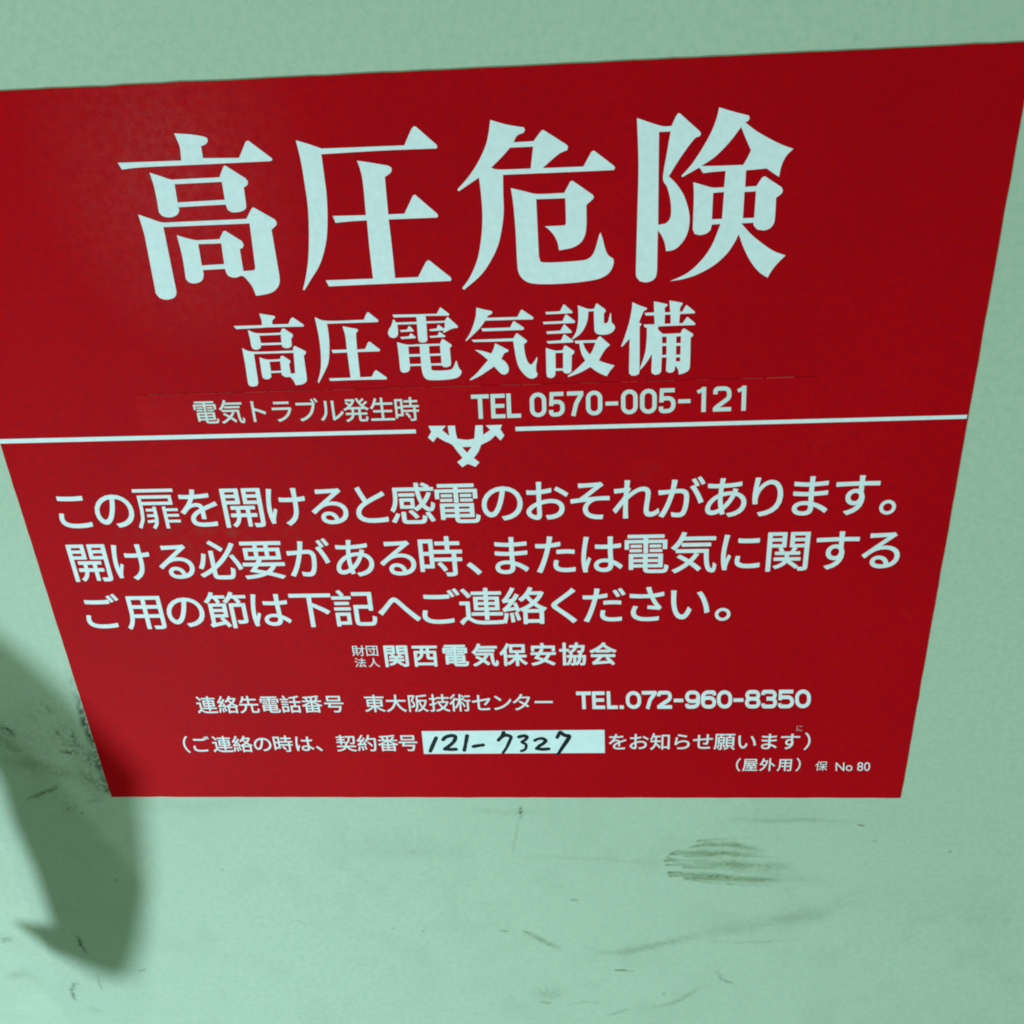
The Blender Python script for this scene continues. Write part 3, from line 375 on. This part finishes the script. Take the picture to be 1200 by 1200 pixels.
def fillet(pts, radii, closed):
    P = [np.array(p, float) for p in pts]; n = len(P); out = []
    for i in range(n):
        r = radii[i] if isinstance(radii, (list, tuple)) else radii
        if (not closed and i in (0, n - 1)) or r <= 0: out.append(P[i]); continue
        a, c = P[i - 1] - P[i], P[(i + 1) % n] - P[i]
        la, lc = np.linalg.norm(a), np.linalg.norm(c)
        ang = math.acos(max(-1, min(1, float(a @ c) / (la * lc))))
        d = min(r / math.tan(ang / 2), la * 0.5, lc * 0.5)
        s, e = P[i] + a / la * d, P[i] + c / lc * d
        for k in range(7):
            u = k / 6; w = 0.72
            b0, b1, b2 = (1 - u) ** 2, 2 * w * u * (1 - u), u * u
            out.append((b0 * s + b1 * P[i] + b2 * e) / (b0 + b1 + b2))
    keep = [q for i, q in enumerate(out) if np.linalg.norm(q - out[i - 1]) > 1e-4 or (i == 0 and not closed)]
    return keep

def ribbon(pts, t, closed=False):
    Q = np.array(pts); n = len(Q)
    V = []
    for i in range(n):
        a = Q[i] - Q[i - 1] if (closed or i > 0) else Q[1] - Q[0]
        c = Q[(i + 1) % n] - Q[i] if (closed or i < n - 1) else a
        a = a / (np.linalg.norm(a) + 1e-9); c = c / (np.linalg.norm(c) + 1e-9)
        m = a + c; m /= np.linalg.norm(m) + 1e-9
        nn = np.array([-m[1], m[0]]); k = max(0.5, float(m @ a))
        V.append(Q[i] + nn * t / 2 / k); V.append(Q[i] - nn * t / 2 / k)
    F = []
    for i in range(n if closed else n - 1):
        j = (i + 1) % n
        F.append([2 * i + 1, 2 * j + 1, 2 * j, 2 * i])
    return [tuple(v) for v in V], F

def numeral(ch, W, t):
    """squarish signwriter's figures, cap height 1; returns stroke ribbons"""
    l, r, b, T = t / 2, W - t / 2, t / 2, 1 - t / 2
    R = W * 0.40; m = 0.53
    S = lambda pts, rad=R, cl=False, th=t: ribbon(fillet(pts, rad, cl), th, cl)
    if ch == '0': return [S([(l, b), (r, b), (r, T), (l, T)], R, True)]
    if ch == '1': x = W - t / 2; return [S([(x, 0), (x, 1)], 0), S([(max(0.0, x - t * 1.75), 0.80), (x - t * 0.2, 0.90)], 0, False, t * 0.85)]
    if ch == '2': return [S([(l, 0.70), (l, T), (r, T), (r, 0.54), (l + 0.03, 0.16), (l + 0.01, b * 0.4)], [0, R, R, R * 0.7, R * 0.3, 0]), S([(0, b), (W, b)], 0)]
    if ch == '3': return [S([(l, 0.73), (l, T), (r - 0.02, T), (r - 0.02, m), (0.33 * W, m)], R * 0.9), S([(0.33 * W, m - 0.01), (r, m - 0.01), (r, b), (l, b), (l, 0.27)], R * 0.9)]
    if ch == '5': return [S([(l + 0.01, T), (W * 0.94, T)], 0), S([(l + 0.035, 1), (l + 0.005, 0.44)], 0, False, t * 0.9), S([(l, 0.47), (l + 0.06, 0.60), (r, 0.60), (r, b), (l, b), (l, 0.27)], [0, R * 0.5, R, R, R, 0])]
    if ch == '6': return [S([(l, b), (r, b), (r, 0.59), (l, 0.59)], R * 0.9, True), S([(l, 0.30), (l, T), (r, T), (r, 0.73)], R)]
    if ch == '7': return [S([(0, T), (W, T)], 0), S([(r + t * 0.1, T - 0.02), (W * 0.55, 0.5), (W * 0.36, 0)], R)]
    if ch == '8': return [S([(l + 0.02, m), (r - 0.02, m), (r - 0.02, T), (l + 0.02, T)], R * 0.8, True), S([(l, b), (r, b), (r, m - 0.005), (l, m - 0.005)], R * 0.85, True)]
    if ch == '9': return [S([(l, 0.41), (r, 0.41), (r, T), (l, T)], R * 0.9, True), S([(r, 0.70), (r, b), (l, b), (l, 0.27)], R)]
    if ch == '-': return [S([(0, 0.46), (W, 0.46)], 0, False, t * 0.95)]
    if ch == '.': return [S([(0, t / 2), (W, t / 2)], 0)]
    if ch == 'T': return [S([(0, T), (W, T)], 0), S([(W / 2, 0), (W / 2, T)], 0)]
    if ch == 'E': return [S([(l, 0), (l, 1)], 0), S([(l, T), (W, T)], 0), S([(l, 0.51), (W * 0.94, 0.51)], 0, False, t * 0.95), S([(l, b), (W, b)], 0)]
    if ch == 'L': return [S([(l, 0), (l, 1)], 0), S([(l, b), (W, b)], 0)]

def number_line(key, spans, height, t):
    """figures at measured spans (in the units of height) stretched over the measured quad"""
    s, q = LATIN[key]; q = np.array(q)
    s = s.replace(' ', ''); x0, x1 = spans[0][0], spans[-1][1]
    polys = []
    for ch, (a, c) in zip(s, spans):
        for j, (V, F) in enumerate(numeral(ch, (c - a) / height, t)):
            out = []
            for vx, vy in V:
                u = (a + vx * height - x0) / (x1 - x0)
                p = (1 - vy) * ((1 - u) * q[3] + u * q[2]) + vy * ((1 - u) * q[0] + u * q[1])
                out.append((p[0], p[1], j * 0.002))
            polys.append((out, F))
    return polys
TEL1 = [(72,140),(147,202),(208,262),(297,360),(370,430),(440,502),(512,574),(586,634),(645,708),(717,780),(788,851),(861,907),(933,965),(992,1060),(1084,1115)]
TEL2 = [(60,130),(135,195),(205,256),(264,284),(295,367),(371,441),(443,512),(521,566),(575,645),(649,720),(724,795),(801,848),(855,927),(931,1004),(1009,1083),(1088,1160)]

def prism(name, contour, lift0, lift1, edge_mat=None, face_mat=None):
    """closed outline (mm) as a sheet from lift0 to lift1 above the face"""
    V, F = fill([contour])
    n = len(V)
    verts = place(V, lift1) + place(V, lift0)
    faces = [list(f) for f in F] + [[i + n for i in f[::-1]] for f in F]
    m = len(contour)
    base = len(verts)
    verts += place(contour, lift1) + place(contour, lift0)
    side0 = len(faces)
    for i in range(m):
        j = (i + 1) % m
        faces.append([base + i, base + m + i, base + m + j, base + j])
    me = bpy.data.meshes.new(name); me.from_pydata(verts, [], faces); me.update()
    me.materials.append(face_mat); me.materials.append(edge_mat or face_mat)
    for k in range(side0, len(faces)): me.polygons[k].material_index = 1
    return me

def stroke(pts, width, seed):
    """one pen stroke: round-ended ribbon outline"""
    rng = np.random.default_rng(seed)
    P = np.array(pts, float)
    Q = [P[0]]
    for i in range(len(P) - 1):
        p0 = P[max(i - 1, 0)]; p1, p2 = P[i], P[i + 1]; p3 = P[min(i + 2, len(P) - 1)]
        for k in range(1, 7):
            t = k / 6
            Q.append(0.5 * ((2 * p1) + (-p0 + p2) * t + (2 * p0 - 5 * p1 + 4 * p2 - p3) * t * t + (-p0 + 3 * p1 - 3 * p2 + p3) * t ** 3))
    Q = np.array(Q); T = np.gradient(Q, axis=0); T /= np.linalg.norm(T, axis=1)[:, None] + 1e-9
    N = np.stack([-T[:, 1], T[:, 0]], 1)
    w = width / 2 * (1 + 0.12 * rng.standard_normal(len(Q)).cumsum() / 4)
    w = np.clip(w, width * 0.38, width * 0.62)
    L = Q + N * w[:, None]; R = Q - N * w[:, None]
    def cap(c, a0, r):
        return [c + r * np.array([math.cos(a0 + math.pi * k / 6), math.sin(a0 + math.pi * k / 6)]) for k in range(1, 6)]
    e = math.atan2(N[-1][1], N[-1][0]); s0 = math.atan2(-N[0][1], -N[0][0])
    loop_r = list(R); end = cap(Q[-1], e + math.pi, w[-1]); loop_l = list(L[::-1]); st = cap(Q[0], s0 + math.pi, w[0])
    # ribbon quads and end fans, so that tight bends do not break the fill
    V = [tuple(p) for p in L] + [tuple(p) for p in R]
    n = len(Q)
    F = [[i + n, i + 1 + n, i + 1, i] for i in range(n - 1)]
    ia = len(V); V += [tuple(p) for p in end]; F.append([2 * n - 1] + list(range(ia, ia + 5)) + [n - 1])
    ib = len(V); V += [tuple(p) for p in st]; F.append([0] + list(range(ib, ib + 5)) + [n])
    return V, F

# ------------------------------------------------------------------ cabinet door
def vnoise(x, y, cell, seed):
    rng = np.random.default_rng(seed); T = rng.random((512, 512))
    gx, gy = x / cell, y / cell
    ix, iy = np.floor(gx).astype(int), np.floor(gy).astype(int)
    fx, fy = gx - ix, gy - iy
    fx = fx * fx * (3 - 2 * fx); fy = fy * fy * (3 - 2 * fy)
    g = lambda a, c: T[a % 512, c % 512]
    return (g(ix, iy) * (1 - fx) + g(ix + 1, iy) * fx) * (1 - fy) + (g(ix, iy + 1) * (1 - fx) + g(ix + 1, iy + 1) * fx) * fy

def paint_stains(X, Z):
    dark = np.zeros_like(X); pale = np.zeros_like(X)
    n_fine = vnoise(X, Z, 1.1, 1) * 0.6 + vnoise(X, Z, 2.6, 2) * 0.4
    n_cloud = vnoise(X, Z, 7, 3) * 0.5 + vnoise(X, Z, 19, 4) * 0.5
    n_speck = vnoise(X, Z, 0.75, 6)
    wx = (vnoise(X, Z, 3.1, 7) - 0.5) * 1.5 + (vnoise(X, Z, 1.2, 8) - 0.5) * 0.7
    wz = (vnoise(X, Z, 3.1, 9) - 0.5) * 1.5 + (vnoise(X, Z, 1.2, 11) - 0.5) * 0.7
    olive = np.zeros_like(X)
    for k, (kind, w, st, pts) in enumerate(STAINS):
        P = np.array(pts)
        lo, hi = P.min(0) - 3.2 * w - 2, P.max(0) + 3.2 * w + 2
        sel = (X > lo[0]) & (X < hi[0]) & (Z > lo[1]) & (Z < hi[1])
        if not sel.any(): continue
        a = 0.3 if kind in ('streak', 'olive') else 0.65
        x, z = X[sel] + wx[sel] * a, Z[sel] + wz[sel] * a * (0.4 if kind == 'streak' else 1)
        best = np.full(x.shape, 1e9); along = np.zeros_like(x); tot = 0.0
        seg = np.linalg.norm(np.diff(P, axis=0), axis=1); total = max(seg.sum(), 1e-6)
        for i in range(len(P) - 1):
            d = P[i + 1] - P[i]; l2 = max(float(d @ d), 1e-9)
            t = np.clip(((x - P[i][0]) * d[0] + (z - P[i][1]) * d[1]) / l2, 0, 1)
            dist = np.hypot(x - P[i][0] - t * d[0], z - P[i][1] - t * d[1])
            near = dist < best
            best[near] = dist[near]; along[near] = (tot + t[near] * seg[i]) / total
            tot += seg[i]
        w = w * {'streak': 1.25, 'rub': 1.35}.get(kind, 1.0)
        prof = np.exp(-(best / w) ** 2)
        if kind == 'streak':
            v = prof * np.clip(1 - along, 0, 1) ** 0.8 * (0.62 + 0.5 * np.exp(-along * 6)) * (0.55 + 0.8 * vnoise(along * 40, z * 2, 1.3, 10 + k))
        elif kind in ('mark', 'olive'):
            v = np.exp(-(best / (w * 0.9)) ** 2) * (0.5 + 0.7 * n_fine[sel])
        elif kind == 'wash':
            v = prof * 1.25 * (0.35 + 0.5 * n_cloud[sel] + 0.5 * (n_speck[sel] - 0.5)) * np.sin(np.pi * np.clip(along * 0.9 + 0.05, 0, 1)) ** 0.7
        else:
            v = prof * np.clip((n_fine[sel] + n_speck[sel]) * 1.25 - 0.62, 0, 1)
            v *= np.sin(np.pi * np.clip(along * 0.86 + 0.07, 0, 1)) ** 0.5
        if kind == 'pale': pale[sel] = np.maximum(pale[sel], v * st)
        elif kind in ('streak', 'olive', 'wash'): olive[sel] = 1 - (1 - olive[sel]) * (1 - np.clip(v * st * 1.4, 0, 1))
        else: dark[sel] = 1 - (1 - dark[sel]) * (1 - np.clip(v * st * 1.15, 0, 1))
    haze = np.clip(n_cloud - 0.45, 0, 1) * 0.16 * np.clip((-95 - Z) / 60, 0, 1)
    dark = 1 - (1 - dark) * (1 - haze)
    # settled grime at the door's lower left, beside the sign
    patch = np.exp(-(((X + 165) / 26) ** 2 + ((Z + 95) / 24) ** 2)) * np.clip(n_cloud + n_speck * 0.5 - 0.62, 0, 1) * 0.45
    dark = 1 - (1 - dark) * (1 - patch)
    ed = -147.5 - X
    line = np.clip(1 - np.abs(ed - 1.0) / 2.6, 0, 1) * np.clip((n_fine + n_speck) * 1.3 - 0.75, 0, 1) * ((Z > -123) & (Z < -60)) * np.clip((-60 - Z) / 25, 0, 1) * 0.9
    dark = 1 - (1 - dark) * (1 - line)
    return np.clip(dark, 0, 0.9), np.clip(pale, 0, 1), np.clip(olive, 0, 0.95)

def make_door():
    xs = np.concatenate([np.linspace(-480, -250, 24)[:-1], np.linspace(-250, 215, 780), np.linspace(215, 520, 30)[1:]])
    zs = np.concatenate([np.linspace(-900, -275, 40)[:-1], np.linspace(-275, -85, 330), np.linspace(-85, 150, 150)[1:], np.linspace(150, 560, 30)[1:]])
    nx, nz = len(xs), len(zs)
    X, Z = np.meshgrid(xs, zs)
    # the pressed sheet is not perfectly flat
    Y = 0.0 * X + 0.5 * (vnoise(X + 5000, Z + 5000, 160, 21) - 0.5) * np.clip((np.abs(X) - 175) / 80, 0, 1)
    co = np.stack([X, Y, Z], -1).reshape(-1, 3) * 0.001
    i = np.arange(nx * nz).reshape(nz, nx)
    quads = np.stack([i[:-1, :-1], i[:-1, 1:], i[1:, 1:], i[1:, :-1]], -1).reshape(-1, 4)
    # folded return edges, 25 mm deep, and a back
    rim = np.concatenate([i[0, :-1], i[:-1, -1], i[-1, :0:-1], i[:0:-1, 0]])
    nb = len(co); back = co[rim].copy(); back[:, 1] = 0.025
    co = np.concatenate([co, back])
    r = np.arange(len(rim)); r2 = (r + 1) % len(rim)
    sides = np.stack([rim[r], nb + r, nb + r2, rim[r2]], -1)
    me = bpy.data.meshes.new("cabinet_door")
    allq = np.concatenate([quads, sides])
    me.vertices.add(len(co)); me.vertices.foreach_set('co', co.astype(np.float32).ravel())
    me.loops.add(allq.size); me.loops.foreach_set('vertex_index', allq.astype(np.int32).ravel())
    me.polygons.add(len(allq)); me.polygons.foreach_set('loop_start', (np.arange(len(allq)) * 4).astype(np.int32))
    me.update(calc_edges=True)
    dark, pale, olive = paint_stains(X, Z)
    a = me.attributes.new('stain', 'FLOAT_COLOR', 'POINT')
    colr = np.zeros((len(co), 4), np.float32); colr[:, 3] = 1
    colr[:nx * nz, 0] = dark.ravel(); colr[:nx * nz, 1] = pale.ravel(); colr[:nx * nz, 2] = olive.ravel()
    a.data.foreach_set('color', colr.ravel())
    return link("cabinet_door", me, M_DOOR)

door = make_door()
door.location = (0, 0, BASE_Z)
door['label'] = "pale green painted steel cabinet door with dark dirt smears, behind the red sign"
door['category'] = "door"

# added, unseen caster, outlined to throw the shadow at the sign's lower left corner
CASTER = [[-234.1, -34.0, -54.8], [-210.8, -34.0, -47.0], [-201.3, -46.1, -64.3], [-192.5, -52.2, -87.2], [-183.0, -58.9, -109.3], [-172.6, -66.4, -141.0], [-167.3, -70.3, -157.6], [-174.4, -65.1, -211.0], [-189.6, -74.6, -249.1], [-201.9, -80.3, -271.9], [-210.3, -70.7, -262.4], [-211.6, -39.1, -234.1], [-220.4, -33.3, -213.5], [-207.8, -41.7, -220.2], [-207.1, -42.2, -189.4], [-208.1, -41.5, -164.5], [-207.1, -42.2, -143.8], [-210.9, -39.6, -97.5], [-225.0, -34.0, -79.0], [-239.7, -34.0, -73.6]]
def make_caster():
    n = len(CASTER)
    V = [(x * .001, y * .001, z * .001) for x, y, z in CASTER] + [(x * .001 - 0.0013, y * .001 - 0.0028, z * .001 - 0.0012) for x, y, z in CASTER]
    # triangulate the outline in the plane and rebuild on both faces
    from mathutils.geometry import tessellate_polygon
    tris = tessellate_polygon([[Vector((x, z, 0)) for x, y, z in CASTER]])
    F = [tuple(t) for t in tris] + [tuple(i + n for i in t[::-1]) for t in tris]
    F += [(i, (i + 1) % n, n + (i + 1) % n, n + i) for i in range(n)]
    me = bpy.data.meshes.new("shadow_caster"); me.from_pydata(V, [], F); me.update()
    h = link("shadow_caster", me, M_STEEL, door)
    m = 24; cx, cz, r = -0.2274, -0.0636, 0.009  # stem added to carry the unseen caster
    V = [(cx + r * math.cos(2 * math.pi * k / m), y, cz + r * math.sin(2 * math.pi * k / m)) for y in (-0.037, 0.0005) for k in range(m)]
    F = [(k, (k + 1) % m, m + (k + 1) % m, m + k) for k in range(m)] + [tuple(range(m))]
    me = bpy.data.meshes.new("caster_stem"); me.from_pydata(V, [], F); me.update()
    link("caster_stem", me, M_STEEL, h)
make_caster()


# ------------------------------------------------------------------ warning sign
sign = bpy.data.objects.new("warning_sign", None)
COL.objects.link(sign)
sign.empty_display_size = 0.05
sign.location = (0, 0, BASE_Z)
sign['label'] = "red rectangular high-voltage warning sign with white Japanese lettering stuck on the pale green door"
sign['category'] = "sign"

hw, hh = SIGN_W / 2, SIGN_H / 2
nseg = 60
edge = [(-hw + SIGN_W * k / nseg, -hh) for k in range(nseg)] + [(hw, -hh + SIGN_H * k / nseg) for k in range(nseg)] \
     + [(hw - SIGN_W * k / nseg, hh) for k in range(nseg)] + [(-hw, hh - SIGN_H * k / nseg) for k in range(nseg)]
rg = np.random.default_rng(3)
edge = [(x + rg.normal(0, 0.05), y + rg.normal(0, 0.05)) for x, y in edge]
link("sign_sheet", prism("sign_sheet", edge, 0.05, 0.40, M_EDGE, M_RED), None, sign)
FACE = 0.40
INKED = FACE + 0.06

def glyph(name, key, lift, mat, parent):
    cs = [smooth_contour(c) for c in GLYPH[key]]
    return link(name, flat_mesh(name, [fill(cs)], lift), mat, parent)

for k in range(4): glyph("headline_character", "T%d" % k, INKED, M_WHITE, sign)
for k in range(6): glyph("subtitle_character", "S%d" % k, INKED, M_WHITE, sign)
for key in ("ruleL", "ruleR"):
    link("divider_rule", flat_mesh("divider_rule", [fill(GLYPH[key])], INKED), M_WHITE, sign)
glyph("emblem", "E", INKED, M_WHITE, sign)['label'] = "white emblem of crossed arcs interrupting the divider line"

for key in ("body0", "body1", "body2"):
    link("warning_text", flat_mesh("warning_text", text_line(key, 0.011), INKED), M_WHITE, sign)
link("organisation_name", flat_mesh("organisation_name", text_line("org", 0.022) + text_line("orga", 0.004) + text_line("orgb", 0.004), INKED), M_WHITE, sign)
link("contact_text", flat_mesh("contact_text", text_line("con", 0.008), INKED), M_WHITE, sign)
link("telephone_number", flat_mesh("telephone_number", number_line("tel2", TEL2, 84, 0.20), INKED), M_WHITE, sign)
for key in ("notea", "noteb"):
    link("note_text", flat_mesh("note_text", text_line(key, 0.008), INKED), M_WHITE, sign)
link("edition_text", flat_mesh("edition_text", text_line("edia", 0.010) + text_line("edib", 0.0) + text_quad("no", 0.0), INKED), M_WHITE, sign)
link("printed_speck", flat_mesh("printed_speck", text_line("tiny", 0.0), INKED), M_GREY, sign)['label'] = "tiny grey printed character above the closing bracket"

strip = link("phone_strip", prism("phone_strip", GLYPH["strip"][0][::-1], FACE + 0.08, FACE + 0.12, M_STRIP, M_STRIP), None, sign)
strip['label'] = "narrow red strip pasted over the sign with the trouble line number"
link("strip_lettering", flat_mesh("strip_lettering", text_line("trouble", 0.008) + number_line("tel1", TEL1, 100, 0.165), FACE + 0.18), M_STRIPWHITE, strip)

rg = np.random.default_rng(8)
q = np.array(GLYPH["strip"][0]); dust = []
for e0, e1, amount in ((q[0], q[1], 1.0), (q[1], q[2], 0.5)):
    L = np.linalg.norm(e1 - e0); d = (e1 - e0) / L; n2 = np.array([-d[1], d[0]]); s = 0.0
    while s < L - 3:
        ln = rg.uniform(0.6, 7.0); w = rg.uniform(0.05, 0.15) * (1.7 if rg.random() < 0.12 else 1)
        if rg.random() < 0.72 * amount:
            a = e0 + d * s; c = e0 + d * min(s + ln, L)
            dust.append(([tuple(a - n2 * w * 0.3), tuple(c - n2 * w * 0.3), tuple(c + n2 * w * 0.7), tuple(a + n2 * w * 0.7)], [[0, 1, 2, 3]]))
        s += ln + rg.uniform(0.1, 2.0)
M_DUST = plain("pale_dust", (0.66, 0.06, 0.06), 0.8)
link("edge_dust", flat_mesh("edge_dust", dust, FACE + 0.15), M_DUST, strip)

field = link("number_field", flat_mesh("number_field", [fill(GLYPH["box"])], INKED), M_FIELD, sign)
field['label'] = "white blank filled in by hand with black marker"
link("handwritten_number", flat_mesh("handwritten_number", [([(x, y, 0.002 * i) for x, y in v], f) for i, (v, f) in enumerate(stroke(p, 1.45, i) for i, p in enumerate(INK))], INKED + 0.06), M_INK, field)
